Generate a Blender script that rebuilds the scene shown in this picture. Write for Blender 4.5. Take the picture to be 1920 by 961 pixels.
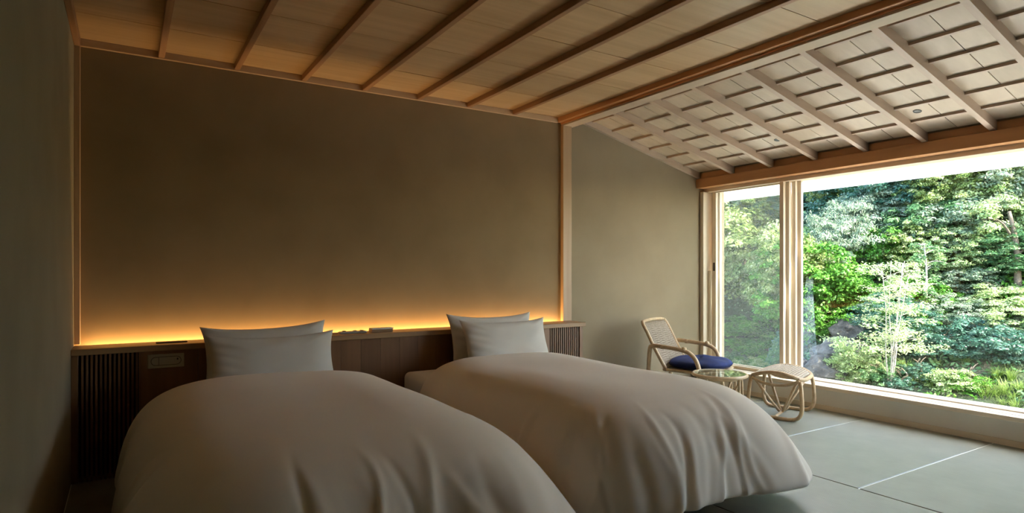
import bpy, bmesh, math, random
import numpy as np
from mathutils import Vector, Matrix

for o in list(bpy.data.objects):
    bpy.data.objects.remove(o)
S = bpy.context.scene
COL = S.collection
random.seed(7)
RNG = np.random.default_rng(7)

# ------------------------------------------------------------------ camera
F, YAW, HOR, CX = 1153.92, math.radians(32.067), 511.9, 960.0
CAMZ = 1.21
cd = bpy.data.cameras.new('camera'); cam = bpy.data.objects.new('camera', cd); COL.objects.link(cam)
cam.location = (0, 0, CAMZ); cam.rotation_euler = (math.pi/2, 0, -YAW)
cd.sensor_width = 36; cd.lens = F/1920*36; cd.shift_y = (HOR-480.5)/1920
cd.clip_start = .02; cd.clip_end = 300
S.camera = cam

# ------------------------------------------------------------------ world, sun, exposure
SUN_DIR = Vector((.12, -.72, .68)).normalized()      # towards the sun
w = bpy.data.worlds.new('sky'); S.world = w; w.use_nodes = True
nt = w.node_tree; nt.nodes.clear()
sk = nt.nodes.new('ShaderNodeTexSky'); sk.sky_type = 'NISHITA'; sk.sun_disc = False
sk.sun_elevation = math.asin(SUN_DIR.z); sk.sun_rotation = math.atan2(SUN_DIR.x, SUN_DIR.y)
bg = nt.nodes.new('ShaderNodeBackground'); bg.inputs['Strength'].default_value = .7
wo = nt.nodes.new('ShaderNodeOutputWorld')
nt.links.new(sk.outputs[0], bg.inputs[0]); nt.links.new(bg.outputs[0], wo.inputs[0])
sd = bpy.data.lights.new('sun', 'SUN'); sun = bpy.data.objects.new('sun', sd); COL.objects.link(sun)
sd.energy = 13.5; sd.angle = .012; sd.color = (1, .915, .79)
sun.rotation_euler = SUN_DIR.to_track_quat('Z', 'Y').to_euler(); sun.location = (-5, -10, 15)
S.view_settings.view_transform = 'Standard'; S.view_settings.look = 'None'
S.view_settings.gamma = 1; S.view_settings.use_curve_mapping = False
S.view_settings.exposure = 1.35
LED_POWER = 44.0

S.cycles.diffuse_bounces = 6; S.cycles.max_bounces = 12; S.cycles.transparent_max_bounces = 16

# ------------------------------------------------------------------ helpers
def at(px, py, X=None, Y=None, Z=None):
    """world point where the line of sight through a pixel of the 1920x961 frame meets the plane X=, Y= or Z="""
    u = (px-CX)/F; v = (HOR-py)/F
    r = (math.sin(YAW)+u*math.cos(YAW), math.cos(YAW)-u*math.sin(YAW), v)
    t = X/r[0] if X is not None else (Y/r[1] if Y is not None else (Z-CAMZ)/r[2])
    return Vector((r[0]*t, r[1]*t, CAMZ+r[2]*t))

def tag(o, label=None, cat=None, group=None, kind=None):
    if label: o['label'] = label
    if cat: o['category'] = cat
    if group: o['group'] = group
    if kind: o['kind'] = kind
    return o

def empty(name, loc=(0, 0, 0), rz=0, **k):
    o = bpy.data.objects.new(name, None); COL.objects.link(o)
    o.location = loc; o.rotation_euler = (0, 0, rz); o.empty_display_size = .1
    return tag(o, **k)

def link(name, me, mat=None, parent=None, **k):
    o = bpy.data.objects.new(name, me); COL.objects.link(o)
    if mat is not None and not me.materials: me.materials.append(mat)
    if parent is not None: o.parent = parent
    return tag(o, **k)

def mesh_np(name, V, Fc, smooth=False):
    """V (n,3) array, Fc (m,k) int array of equal sided faces"""
    V = np.asarray(V, np.float32); Fc = np.asarray(Fc, np.int32)
    me = bpy.data.meshes.new(name)
    n, (m, k) = len(V), Fc.shape
    me.vertices.add(n); me.vertices.foreach_set('co', V.ravel())
    me.loops.add(m*k); me.loops.foreach_set('vertex_index', Fc.ravel())
    me.polygons.add(m); me.polygons.foreach_set('loop_start', np.arange(0, m*k, k, dtype=np.int32))
    me.polygons.foreach_set('loop_total', np.full(m, k, np.int32))
    if smooth: me.polygons.foreach_set('use_smooth', np.ones(m, bool))
    me.update(calc_edges=True); me.validate()
    return me

class MB:
    """collects shapes for one mesh"""
    def __init__(s): s.V = []; s.F = []; s.n = 0
    def add(s, V, Fc):
        s.V += [tuple(v) for v in V]; s.F += [tuple(i+s.n for i in f) for f in Fc]; s.n += len(V); return s
    def box(s, x0, x1, y0, y1, z0, z1, c=0.0):
        x0, x1 = sorted((x0, x1)); y0, y1 = sorted((y0, y1)); z0, z1 = sorted((z0, z1))
        if c <= 0:
            V = [(x, y, z) for x in (x0, x1) for y in (y0, y1) for z in (z0, z1)]
            Fc = [(0,1,3,2),(4,6,7,5),(0,4,5,1),(2,3,7,6),(0,2,6,4),(1,5,7,3)]
            return s.add(V, Fc)
        bm = bmesh.new(); bmesh.ops.create_cube(bm, size=1)
        for v in bm.verts:
            v.co = Vector(((x0+x1)/2+v.co.x*(x1-x0), (y0+y1)/2+v.co.y*(y1-y0), (z0+z1)/2+v.co.z*(z1-z0)))
        bmesh.ops.bevel(bm, geom=list(bm.edges), offset=c, segments=2 if c > .004 else 1, affect='EDGES', profile=.5)
        bm.verts.ensure_lookup_table()
        s.add([v.co.copy() for v in bm.verts], [[v.index for v in f.verts] for f in bm.faces]); bm.free(); return s
    def prism(s, pts, y0, y1):
        """polygon in (x,z) extruded along y"""
        n = len(pts)
        V = [(p[0], y0, p[1]) for p in pts]+[(p[0], y1, p[1]) for p in pts]
        Fc = [tuple(range(n))[::-1], tuple(range(n, 2*n))]+[(i, (i+1) % n, n+(i+1) % n, n+i) for i in range(n)]
        return s.add(V, Fc)
    def tube(s, pts, r, seg=8, smooth=6, caps=True):
        P = [Vector(p) for p in pts]
        if smooth and len(P) > 2:
            Q = [P[0]+(P[0]-P[1])]+P+[P[-1]+(P[-1]-P[-2])]; out = []
            for i in range(1, len(Q)-2):
                a, b, c_, d = Q[i-1:i+3]
                for k in range(smooth):
                    t = k/smooth
                    out.append(.5*((2*b)+(-a+c_)*t+(2*a-5*b+4*c_-d)*t*t+(-a+3*b-3*c_+d)*t**3))
            out.append(P[-1]); P = out
        n = len(P); R = r if isinstance(r, (list, tuple)) else [r]*2
        rad = [R[0]+(R[-1]-R[0])*i/(n-1) for i in range(n)]
        T = [(P[min(i+1, n-1)]-P[max(i-1, 0)]).normalized() for i in range(n)]
        up = Vector((0, 0, 1)) if abs(T[0].z) < .9 else Vector((1, 0, 0))
        N = (up-T[0]*up.dot(T[0])).normalized(); V = []
        for i in range(n):
            N = (N-T[i]*N.dot(T[i])).normalized(); B = T[i].cross(N)
            for k in range(seg):
                a = 2*math.pi*k/seg
                V.append(P[i]+(N*math.cos(a)+B*math.sin(a))*rad[i])
        Fc = [(i*seg+k, i*seg+(k+1) % seg, (i+1)*seg+(k+1) % seg, (i+1)*seg+k) for i in range(n-1) for k in range(seg)]
        if caps: Fc += [tuple(range(seg))[::-1], tuple(range((n-1)*seg, n*seg))]
        return s.add(V, Fc)
    def lathe(s, prof, c=(0, 0, 0), seg=40):
        n = len(prof); V = []
        for r, z in prof:
            for k in range(seg):
                a = 2*math.pi*k/seg; V.append((c[0]+r*math.cos(a), c[1]+r*math.sin(a), c[2]+z))
        Fc = [(i*seg+k, i*seg+(k+1) % seg, (i+1)*seg+(k+1) % seg, (i+1)*seg+k) for i in range(n-1) for k in range(seg)]
        return s.add(V, Fc)
    def build(s, name, mat, parent=None, smooth=False, **k):
        me = bpy.data.meshes.new(name); me.from_pydata(s.V, [], s.F)
        if smooth:
            me.polygons.foreach_set('use_smooth', [True]*len(me.polygons))
        me.update(); return link(name, me, mat, parent, **k)

def bx(name, x0, x1, y0, y1, z0, z1, mat, parent=None, c=0, **k):
    return MB().box(x0, x1, y0, y1, z0, z1, c).build(name, mat, parent, **k)

# ------------------------------------------------------------------ materials
def newmat(name):
    m = bpy.data.materials.new(name); m.use_nodes = True
    return m, m.node_tree, m.node_tree.nodes['Principled BSDF']
def ramp(nt, cols, pos=None):
    r = nt.nodes.new('ShaderNodeValToRGB'); e = r.color_ramp.elements
    pos = pos or [i/(len(cols)-1) for i in range(len(cols))]
    while len(e) < len(cols): e.new(.5)
    for i, c in enumerate(cols): e[i].position = pos[i]; e[i].color = (*c, 1)
    return r
def wood(name, c1, c2, axis='X', rough=.5, scale=1.0, vary=.12, bump=.04):
    m, nt, b = newmat(name); N = nt.nodes; L = nt.links
    tc = N.new('ShaderNodeTexCoord'); oi = N.new('ShaderNodeObjectInfo')
    cmb = N.new('ShaderNodeVectorMath'); cmb.operation = 'SCALE'; cmb.inputs[0].default_value = (37, 53, 71)
    L.new(oi.outputs['Random'], cmb.inputs['Scale'])
    ad = N.new('ShaderNodeVectorMath'); ad.operation = 'ADD'
    L.new(tc.outputs['Object'], ad.inputs[0]); L.new(cmb.outputs[0], ad.inputs[1])
    mp = N.new('ShaderNodeMapping'); a = {'X': (.9, 22, 22), 'Y': (22, .9, 22), 'Z': (22, 22, .9)}[axis]
    mp.inputs['Scale'].default_value = [q*scale for q in a]
    L.new(ad.outputs[0], mp.inputs[0])
    n1 = N.new('ShaderNodeTexNoise'); n1.inputs['Scale'].default_value = 1.0; n1.inputs['Detail'].default_value = 5
    n1.inputs['Distortion'].default_value = .6
    L.new(mp.outputs[0], n1.inputs[0])
    mp2 = N.new('ShaderNodeMapping'); a2 = {'X': (.5, 3.5, 3.5), 'Y': (3.5, .5, 3.5), 'Z': (3.5, 3.5, .5)}[axis]
    mp2.inputs['Scale'].default_value = a2; L.new(ad.outputs[0], mp2.inputs[0])
    n2 = N.new('ShaderNodeTexNoise'); n2.inputs['Scale'].default_value = 1.3; n2.inputs['Detail'].default_value = 2
    L.new(mp2.outputs[0], n2.inputs[0])
    mx = N.new('ShaderNodeMath'); mx.operation = 'ADD'; mx.use_clamp = True
    ma = N.new('ShaderNodeMath'); ma.operation = 'MULTIPLY'; ma.inputs[1].default_value = .5
    mb_ = N.new('ShaderNodeMath'); mb_.operation = 'MULTIPLY'; mb_.inputs[1].default_value = .5
    L.new(n1.outputs[0], ma.inputs[0]); L.new(n2.outputs[0], mb_.inputs[0]); L.new(ma.outputs[0], mx.inputs[0]); L.new(mb_.outputs[0], mx.inputs[1])
    r = ramp(nt, [c2, c1], [.36, .62]); L.new(mx.outputs[0], r.inputs[0])
    hs = N.new('ShaderNodeHueSaturation'); mr = N.new('ShaderNodeMapRange')
    mr.inputs['To Min'].default_value = 1-vary; mr.inputs['To Max'].default_value = 1+vary
    L.new(oi.outputs['Random'], mr.inputs[0]); L.new(mr.outputs[0], hs.inputs['Value']); L.new(r.outputs[0], hs.inputs['Color'])
    L.new(hs.outputs[0], b.inputs['Base Color']); b.inputs['Roughness'].default_value = rough
    bp = N.new('ShaderNodeBump'); bp.inputs['Strength'].default_value = bump; bp.inputs['Distance'].default_value = .01
    L.new(n1.outputs[0], bp.inputs['Height']); L.new(bp.outputs[0], b.inputs['Normal'])
    return m
def noisy(name, c1, c2, scale=8, rough=.9, bump=.1, bscale=200, dist=.003, coord='Object', stretch=None, sheen=0):
    m, nt, b = newmat(name); N = nt.nodes; L = nt.links
    tc = N.new('ShaderNodeTexCoord'); n = N.new('ShaderNodeTexNoise'); n.inputs['Scale'].default_value = scale
    n.inputs['Detail'].default_value = 4
    src = tc.outputs[coord]
    if stretch:
        mp = N.new('ShaderNodeMapping'); mp.inputs['Scale'].default_value = stretch; L.new(src, mp.inputs[0]); src = mp.outputs[0]
    L.new(src, n.inputs[0]); r = ramp(nt, [c1, c2], [.35, .65]); L.new(n.outputs[0], r.inputs[0])
    L.new(r.outputs[0], b.inputs['Base Color']); b.inputs['Roughness'].default_value = rough
    n2 = N.new('ShaderNodeTexNoise'); n2.inputs['Scale'].default_value = bscale; n2.inputs['Detail'].default_value = 3
    L.new(src, n2.inputs[0])
    bp = N.new('ShaderNodeBump'); bp.inputs['Strength'].default_value = bump; bp.inputs['Distance'].default_value = dist
    L.new(n2.outputs[0], bp.inputs['Height']); L.new(bp.outputs[0], b.inputs['Normal'])
    if sheen: b.inputs['Sheen Weight'].default_value = sheen
    return m
def plain(name, c, rough=.5, metal=0, trans=0):
    m, nt, b = newmat(name); b.inputs['Base Color'].default_value = (*c, 1)
    b.inputs['Roughness'].default_value = rough; b.inputs['Metallic'].default_value = metal
    if trans: b.inputs['Transmission Weight'].default_value = trans
    return m
def leafmat(name, cols, trans=.35, rough=.5, spec=.35):
    """leaf colour varies from leaf to leaf through the mesh attribute tone"""
    m, nt, b = newmat(name); N = nt.nodes; L = nt.links
    at_ = N.new('ShaderNodeAttribute'); at_.attribute_name = 'tone'
    cols = [tuple(v*.72 for v in c) for c in cols]
    r = ramp(nt, cols); L.new(at_.outputs['Fac'], r.inputs[0])
    L.new(r.outputs[0], b.inputs['Base Color']); b.inputs['Roughness'].default_value = rough
    b.inputs['Specular IOR Level'].default_value = spec
    tr = N.new('ShaderNodeBsdfTranslucent'); L.new(r.outputs[0], tr.inputs[0])
    mx = N.new('ShaderNodeMixShader'); mx.inputs[0].default_value = trans
    L.new(b.outputs[0], mx.inputs[1]); L.new(tr.outputs[0], mx.inputs[2])
    L.new(mx.outputs[0], N['Material Output'].inputs[0])
    return m

M = {}
M['plaster'] = noisy('plaster', (.275, .215, .135), (.30, .236, .15), 3, .95, .25, 260, .0015)
M['plaster_dim'] = noisy('dimmed_ochre_plaster', (.235, .165, .085), (.262, .186, .098), 3, .95, .25, 260, .0015)  # own darker ochre, with the deep room's dimness also put into the colour
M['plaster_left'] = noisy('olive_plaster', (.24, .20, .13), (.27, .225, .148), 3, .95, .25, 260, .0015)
M['wall_white'] = noisy('pale_plaster', (.76, .71, .62), (.80, .75, .66), 4, .95, .15, 220, .001)
M['board_x'] = wood('ceiling_board_wood', (.56, .39, .22), (.44, .29, .145), 'X', .36, .8, .07)
M['board_slope'] = wood('slope_board_wood', (.53, .435, .315), (.44, .35, .245), 'X', .45, .7, .09)
M['batten'] = wood('batten_wood', (.42, .24, .13), (.30, .16, .08), 'Y', .5)
M['beam'] = wood('beam_wood', (.60, .29, .115), (.50, .23, .085), 'Y', .4, .8, .06)
M['rafter'] = wood('rafter_wood', (.50, .38, .28), (.42, .31, .22), 'X', .45, .8, .05)
M['beam_lit'] = wood('lit_beam_wood', (.50, .39, .28), (.43, .33, .23), 'Y', .5, .8, .05)
M['frame_y'] = wood('window_wood', (.80, .68, .52), (.74, .61, .45), 'Y', .42, .8, .04)
M['frame_z'] = wood('window_post_wood', (.82, .71, .55), (.76, .64, .48), 'Z', .42, .8, .04)
M['cab_x'] = wood('counter_wood', (.36, .21, .10), (.28, .15, .065), 'X', .4, .8, .05)
M['cab_z'] = wood('cabinet_wood', (.21, .10, .042), (.15, .068, .026), 'Z', .42, .9, .14)
M['trim_z'] = wood('wall_trim_wood', (.50, .34, .20), (.42, .27, .15), 'Z', .5, .8, .05)
M['trim_x'] = wood('wall_trim_wood_long', (.52, .36, .22), (.44, .29, .16), 'X', .5, .8, .05)
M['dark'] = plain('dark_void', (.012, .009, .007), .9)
M['dark_wood'] = wood('dark_base_wood', (.12, .07, .04), (.08, .045, .025), 'X', .6)
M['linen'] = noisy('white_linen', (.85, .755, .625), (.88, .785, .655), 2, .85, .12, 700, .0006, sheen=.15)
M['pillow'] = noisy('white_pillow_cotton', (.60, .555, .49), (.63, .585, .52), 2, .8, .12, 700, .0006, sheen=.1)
M['cushion'] = noisy('indigo_cotton', (.005, .015, .085), (.008, .024, .13), 14, .85, .3, 500, .001)
M['rattan'] = noisy('rattan_cane', (.50, .345, .19), (.62, .45, .27), 25, .38, .1, 90, .001)
M['weave'] = noisy('rattan_weave', (.40, .32, .23), (.52, .43, .32), 60, .5, .1, 200, .001)
M['plate'] = plain('pale_beige_plastic', (.42, .38, .31), .4)
M['black'] = plain('black_plastic', (.012, .012, .012), .35)
M['grey_dev'] = plain('pale_grey_plastic', (.40, .38, .34), .4)
M['paper'] = plain('white_paper', (.7, .68, .62), .7)
M['metal'] = plain('dark_metal', (.05, .05, .05), .35, 1)

def tatami():
    m, nt, b = newmat('tatami_rush'); N = nt.nodes; L = nt.links
    tc = N.new('ShaderNodeTexCoord'); mp = N.new('ShaderNodeMapping'); mp.inputs['Scale'].default_value = (300, 9, 1)
    L.new(tc.outputs['Object'], mp.inputs[0])
    n = N.new('ShaderNodeTexNoise'); n.inputs['Scale'].default_value = 1; n.inputs['Detail'].default_value = 4
    L.new(mp.outputs[0], n.inputs[0])
    n3 = N.new('ShaderNodeTexNoise'); n3.inputs['Scale'].default_value = 5
    L.new(tc.outputs['Object'], n3.inputs[0])
    ad = N.new('ShaderNodeMath'); ad.operation = 'ADD'; L.new(n.outputs[0], ad.inputs[0]); L.new(n3.outputs[0], ad.inputs[1])
    hv = N.new('ShaderNodeMath'); hv.operation = 'MULTIPLY'; hv.inputs[1].default_value = .5; L.new(ad.outputs[0], hv.inputs[0])
    r = ramp(nt, [(.225, .235, .19), (.285, .295, .24)], [.35, .65]); L.new(hv.outputs[0], r.inputs[0])
    L.new(r.outputs[0], b.inputs['Base Color']); b.inputs['Roughness'].default_value = .34
    wv = N.new('ShaderNodeTexWave'); wv.bands_direction = 'Y'; wv.inputs['Scale'].default_value = 60; wv.inputs['Distortion'].default_value = .6
    L.new(tc.outputs['Object'], wv.inputs[0])
    bp = N.new('ShaderNodeBump'); bp.inputs['Strength'].default_value = .25; bp.inputs['Distance'].default_value = .002
    L.new(wv.outputs[0], bp.inputs['Height']); L.new(bp.outputs[0], b.inputs['Normal'])
    return m
M['tatami'] = tatami()
M['seam_glint'] = plain('mat_edge_glint', (.85, .87, .80), .6)  # pale gap fill: window light caught by mat edges, put into the colour

def glass(name, tint, haze):
    m, nt, b = newmat(name); N = nt.nodes; L = nt.links; N.remove(b)
    t = N.new('ShaderNodeBsdfTransparent'); t.inputs[0].default_value = (*tint, 1)
    g = N.new('ShaderNodeBsdfGlossy'); g.inputs['Roughness'].default_value = .02
    lw_ = N.new('ShaderNodeLayerWeight'); lw_.inputs[0].default_value = .5
    pw = N.new('ShaderNodeMath'); pw.operation = 'POWER'; pw.inputs[1].default_value = 5; L.new(lw_.outputs['Facing'], pw.inputs[0])
    fr = N.new('ShaderNodeMath'); fr.operation = 'MULTIPLY_ADD'; fr.inputs[1].default_value = .8; fr.inputs[2].default_value = .03; L.new(pw.outputs[0], fr.inputs[0])
    mx = N.new('ShaderNodeMixShader'); L.new(fr.outputs[0], mx.inputs[0]); L.new(t.outputs[0], mx.inputs[1]); L.new(g.outputs[0], mx.inputs[2])
    out = mx
    if haze:
        d = N.new('ShaderNodeBsdfTranslucent'); d.inputs[0].default_value = (.8, .85, .8, 1)
        m2 = N.new('ShaderNodeMixShader'); m2.inputs[0].default_value = haze
        L.new(mx.outputs[0], m2.inputs[1]); L.new(d.outputs[0], m2.inputs[2]); out = m2
    L.new(out.outputs[0], N['Material Output'].inputs[0]); return m
M['glass'] = glass('clear_glass', (.97, .99, .98), 0)
M['glass_hazy'] = glass('slightly_hazy_glass', (.88, .90, .88), .035)
M['table_glass'] = glass('table_glass', (.86, .92, .88), 0)

# ================================================================== SETTING
XL, YB, XW = -.27, 4.6, 5.25            # left wall, back wall, low wall under the window
YF = -2.3                                # wall behind the camera
ZC = 2.643                               # underside of the flat ceiling boards
st = dict(kind='structure')
floor = bx('floor', XL-.1, XW+.2, YF-.1, YB+.1, -.12, -.0035, M['seam_glint'], **st)
def mat_piece(x0, x1, y0, y1):
    bx('tatami_mat', x0+.004, x1-.004, y0+.004, y1-.004, -.029, 0, M['tatami'], floor, c=.003)
ys = [YB]; y = 3.674
while y > YF: ys.append(y); y -= .887
ys.append(YF)
for a, b_ in zip(ys[1:], ys[:-1]): mat_piece(3.49, XW, a, b_)
for k, (x0, x1) in enumerate(((2.60, 3.49), (1.71, 2.60), (.82, 1.71), (XL, .82))):
    yy = [YB, 2.83, 1.06, -.71, YF] if k % 2 == 0 else [YB, 3.7, 1.93, .16, -1.6, YF]
    if k == 0: yy = [YB, 2.9, 1.15, -.6, YF]
    for a, b_ in zip(yy[1:], yy[:-1]): mat_piece(x0, x1, a, b_)

bx('wall_left', XL-.1, XL, YF-.1, YB+.1, -.1, 2.8, M['plaster_left'], **st)
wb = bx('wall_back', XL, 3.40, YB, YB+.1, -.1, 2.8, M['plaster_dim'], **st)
MB().prism([(3.40, -.1), (5.7, -.1), (5.7, 2.22), (5.30, 2.30), (3.40, 2.78)], YB, YB+.1).build('wall_back', M['plaster'], **st)
bx('wall_front', XL-.1, 5.7, YF-.1, YF, -.1, 2.9, M['plaster'], **st)
lw = bx('wall_right', XW, XW+.16, YF, YB, -.1, .180, M['wall_white'], **st)
bx('baseboard_right', XW-.012, XW, YF, YB, 0, .042, M['frame_y'], **st)
# window side wall behind the camera, beyond the end of the glass
WY0 = -.1
bx('wall_right', XW+.02, XW+.16, YF, WY0, .18, 2.2, M['plaster'], **st)

# ---- flat ceiling: boards between battens
ceil = bx('ceiling', XL-.1, 3.56, YF-.1, YB+.1, ZC+.022, ZC+.10, M['dark_wood'], **st)
bxs = [XL+.0]+[-.275+.45*k+.0175 for k in range(1, 8)]+[3.40]
yj = [YB, 4.125]
while yj[-1] > YF: yj.append(yj[-1]-.52)
yj[-1] = YF
for i in range(len(bxs)-1):
    for j in range(len(yj)-1):
        dz = random.uniform(0, .0025)
        bx('ceiling_board', bxs[i]+.001, bxs[i+1]-.001, yj[j+1]+.0025, yj[j]-.0025, ZC+dz, ZC+.021, M['board_x'], ceil)
for k in range(1, 8):
    x = -.275+.45*k
    bx('ceiling_batten', x, x+.035, YF, YB-.012, ZC-.040, ZC+.0005, M['batten'], ceil, c=.002)
bx('trim_back_ceiling', XL+.03, 3.375, YB-.022, YB, 2.597, ZC, M['trim_x'], c=.002, **st)
bx('trim_left_ceiling', XL, XL+.033, YF, YB, 2.590, ZC, M['batten'], c=.003, **st)
bx('trim_left', XL, XL+.032, YB-.035, YB, .775, 2.590, M['trim_z'], c=.003, **st)
bx('trim_right_post', 3.413, 3.512, YB-.042, YB, .0, 2.575, M['trim_z'], c=.003, **st)
# ---- beam between the two ceilings
be = empty('trim_ridge_beam', **st)
bx('beam_body', 3.413, 3.540, YF, YB, 2.588, 2.80, M['beam'], be, c=.003)
bx('beam_lit_underside', 3.418, 3.541, YF, YB, 2.573, 2.5875, M['beam_lit'], be, c=.002)  # added board; window light on the beam's underside put into its paler colour
bx('beam_upper_moulding', 3.368, 3.4125, YF, YB, 2.602, ZC+.001, M['beam'], be, c=.003)
# ---- sloping ceiling
SL = -.2456
zb = lambda x: 2.301+SL*(x-5.238)        # underside of the boards
sc = MB().prism([(3.54, zb(3.54)+.024), (5.42, zb(5.42)+.024), (5.42, zb(5.42)+.10), (3.54, zb(3.54)+.10)], YF-.1, YB+.1).build('ceiling', M['dark_wood'], **st)
ry = [4.12-.4475*k for k in range(0, 15)]
sx = [3.515+.2475*k for k in range(0, 8)]
def slab(name, x0, x1, y0, y1, d0, d1, mat, parent, **k):
    return MB().prism([(x0, zb(x0)+d0), (x1, zb(x1)+d0), (x1, zb(x1)+d1), (x0, zb(x0)+d1)], y0, y1).build(name, mat, parent, **k)
edges = [YB]+[q+.02 for q in ry]
for i in range(len(edges)-1):
    y1, y0 = edges[i], edges[i+1]; ym = (y0+y1)/2
    for j in range(len(sx)-1):
        x0, x1 = max(sx[j], 3.542), min(sx[j+1], 5.30)
        for a, b_ in ((y0, ym), (ym, y1)):
            slab('ceiling_board', x0+.001, x1-.001, a+.0028, b_-.0028, random.uniform(0, .0008), .023, M['board_slope'], sc)
for j in range(1, len(sx)-1):
    slab('ceiling_slat', sx[j], sx[j]+.018, YF, YB, -.017, .0005, M['rafter'], sc)
for q in ry:
    if q < YF: break
    slab('rafter', 3.541, 5.238+.025, q, q+.040, -.068, 0.001, M['rafter'], sc)
slab('trim_slope_wall', 3.541, 5.262, YB-.035, YB, -.060, 0, M['rafter'], None, **st)
# ---- header over the window
hd = empty('trim_window_header', **st)
bx('header_lower_board', 5.238, 5.355, YF, YB-.001, 2.130, 2.226, M['beam'], hd, c=.002)
bx('header_upper_board', 5.272, 5.42, YF, YB-.001, 2.2265, 2.292, M['beam'], hd, c=.002)
bx('wall_above_header', 5.28, 5.60, YF, YB+.1, 2.2925, 2.42, M['plaster'], hd)
# ---- window
wn = empty('window_1', **st)
bx('head_frame', 5.3555, 5.434, WY0, YB-.001, 2.092, 2.225, M['frame_y'], wn, c=.002)
bx('head_frame', 5.4345, 5.56, WY0, YB-.001, 2.098, 2.225, M['frame_y'], wn, c=.002)
bx('sill_board', 5.215, 5.41, WY0, YB-.001, .182, .213, M['frame_y'], wn, c=.002)
bx('sill_rail', 5.4105, 5.56, WY0, YB-.001, .10, .222, M['frame_y'], wn, c=.002)
bx('sill_groove', 5.300, 5.306, WY0, 4.4, .2128, .2136, M['dark_wood'], wn)
bx('jamb', 5.30, 5.44, 4.553, YB-.001, .2135, 2.0915, M['frame_z'], wn, c=.002)
bx('jamb', 5.4405, 5.56, 4.53, YB-.001, .2225, 2.0975, M['frame_z'], wn, c=.002)
bx('jamb_cover_strip', 5.375, 5.3995, 4.515, 4.5525, .2135, 1.237, M['frame_z'], wn, c=.002)
bx('middle_post', 5.3565, 5.3975, 3.631, 3.674, .2135, 2.0915, M['frame_z'], wn, c=.002)
def sash(x0, x1, y0, y1, z0, z1, sw, gl, name='sash'):
    a = bx(name, x0, x1, y0, y0+sw, z0, z1, M['frame_z'], wn, c=.002)
    bx('stile', x0, x1, y1-sw, y1, z0, z1, M['frame_z'], a, c=.002)
    bx('bottom_rail', x0+.001, x1-.001, y0+sw, y1-sw, z0, z0+.030, M['frame_y'], a, c=.002)
    bx('top_rail', x0+.001, x1-.001, y0+sw, y1-sw, z1-.012, z1, M['frame_y'], a, c=.002)
    xm = (x0+x1)/2
    bx('pane', xm-.003, xm+.003, y0+sw, y1-sw, z0+.030, z1-.012, gl, a)
    return a
s1 = sash(5.4005, 5.4335, 3.600, 4.515, .214, 2.0915, .045, M['glass_hazy'])
s2 = sash(5.447, 5.480, 3.565, 4.50, .2225, 2.097, .045, M['glass'])
bx('pull_recess', 5.3985, 5.4002, 4.480, 4.505, 1.235, 1.325, M['dark_wood'], s1)
bx('fixed_stile', 5.490, 5.525, 3.535, 3.60, .2225, 2.0975, M['frame_z'], wn, c=.002)
bx('pane', 5.500, 5.506, WY0, 3.535, .2225, 2.0975, M['glass'], wn)
# ---- eave outside, made translucent and widened so it glows and lights the floor
ev = empty('trim_eave', **st)
MB().prism([(5.62, 2.150), (7.0, 2.215), (7.0, 2.235), (5.62, 2.170)], -6, 11).build('soffit', None, ev)
bx('fascia', 7.0, 7.03, -6, 11, 2.202, 2.28, None, ev)
m, nt_, b = newmat('translucent_white_eave'); b.inputs['Base Color'].default_value = (.9, .9, .9, 1)
tr = nt_.nodes.new('ShaderNodeBsdfTranslucent'); tr.inputs[0].default_value = (.95, .95, .95, 1)
mxs = nt_.nodes.new('ShaderNodeMixShader'); mxs.inputs[0].default_value = .95
nt_.links.new(b.outputs[0], mxs.inputs[1]); nt_.links.new(tr.outputs[0], mxs.inputs[2]); nt_.links.new(mxs.outputs[0], nt_.nodes['Material Output'].inputs[0])
for c_ in ev.children: c_.data.materials.clear(); c_.data.materials.append(m)

# ---- downlights in the slope
for i, (px, py) in enumerate(((1457, 264), (1720, 211))):
    x = 4.88; y = 3.368 if i == 0 else 2.231
    z = zb(x)
    t = empty('downlight', (x, y, z), label=('small black round downlight in the sloping ceiling, farther of the two, left one' if i == 0 else
              'small black round downlight in the sloping ceiling, nearer of the two, right one'), cat='light', group='downlights in the sloping ceiling')
    t.rotation_euler = (0, math.atan(-SL), 0)
    MB().lathe([(.0, -.0005), (.022, -.0005), (.022, -.003), (.027, -.003), (.028, .0)], seg=24).build('bezel', M['black'], t, smooth=True)
    MB().lathe([(.0, -.0012), (.021, -.0012), (.0215, 0)], seg=24).build('lens', M['black'], t)

# ================================================================== HEADBOARD CABINET
CT, CY = .773, 4.31
cab = empty('headboard_cabinet', (1.6, 4.5, 0), label='long low brown wooden headboard cabinet with slatted ends against the back wall', cat='cabinet')
cab.location = (0, 0, 0)
bx('countertop', XL+.001, 3.482, CY, 4.548, CT-.036, CT, M['cab_x'], cab, c=.003)
bx('back_rail', XL+.001, 3.40, 4.5485, 4.5515, .60, CT-.001, M['cab_x'], cab)
bx('carcass', .072, 3.088, 4.352, 4.548, 0, CT-.0365, M['dark_wood'], cab)
bx('side_panel', XL+.001, -.236, 4.33, 4.548, 0, CT-.0365, M['cab_z'], cab, c=.002)
bx('side_panel', 3.425, 3.460, 4.33, 4.555, 0, CT-.0365, M['cab_z'], cab, c=.002)
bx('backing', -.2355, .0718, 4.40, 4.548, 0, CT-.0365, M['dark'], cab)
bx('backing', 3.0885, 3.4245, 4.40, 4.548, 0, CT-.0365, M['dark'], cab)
bx('slat_rail', -.2355, .062, 4.36, 4.399, 0, .02, M['cab_x'], cab); bx('slat_rail', 3.099, 3.4245, 4.36, 4.399, 0, .02, M['cab_x'], cab)
sl = MB().box(0, .011, 4.335, 4.365, .0, CT-.037, 0); proto = sl.build('slat', M['cab_z'], cab)
proto.location.x = -.222
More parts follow.
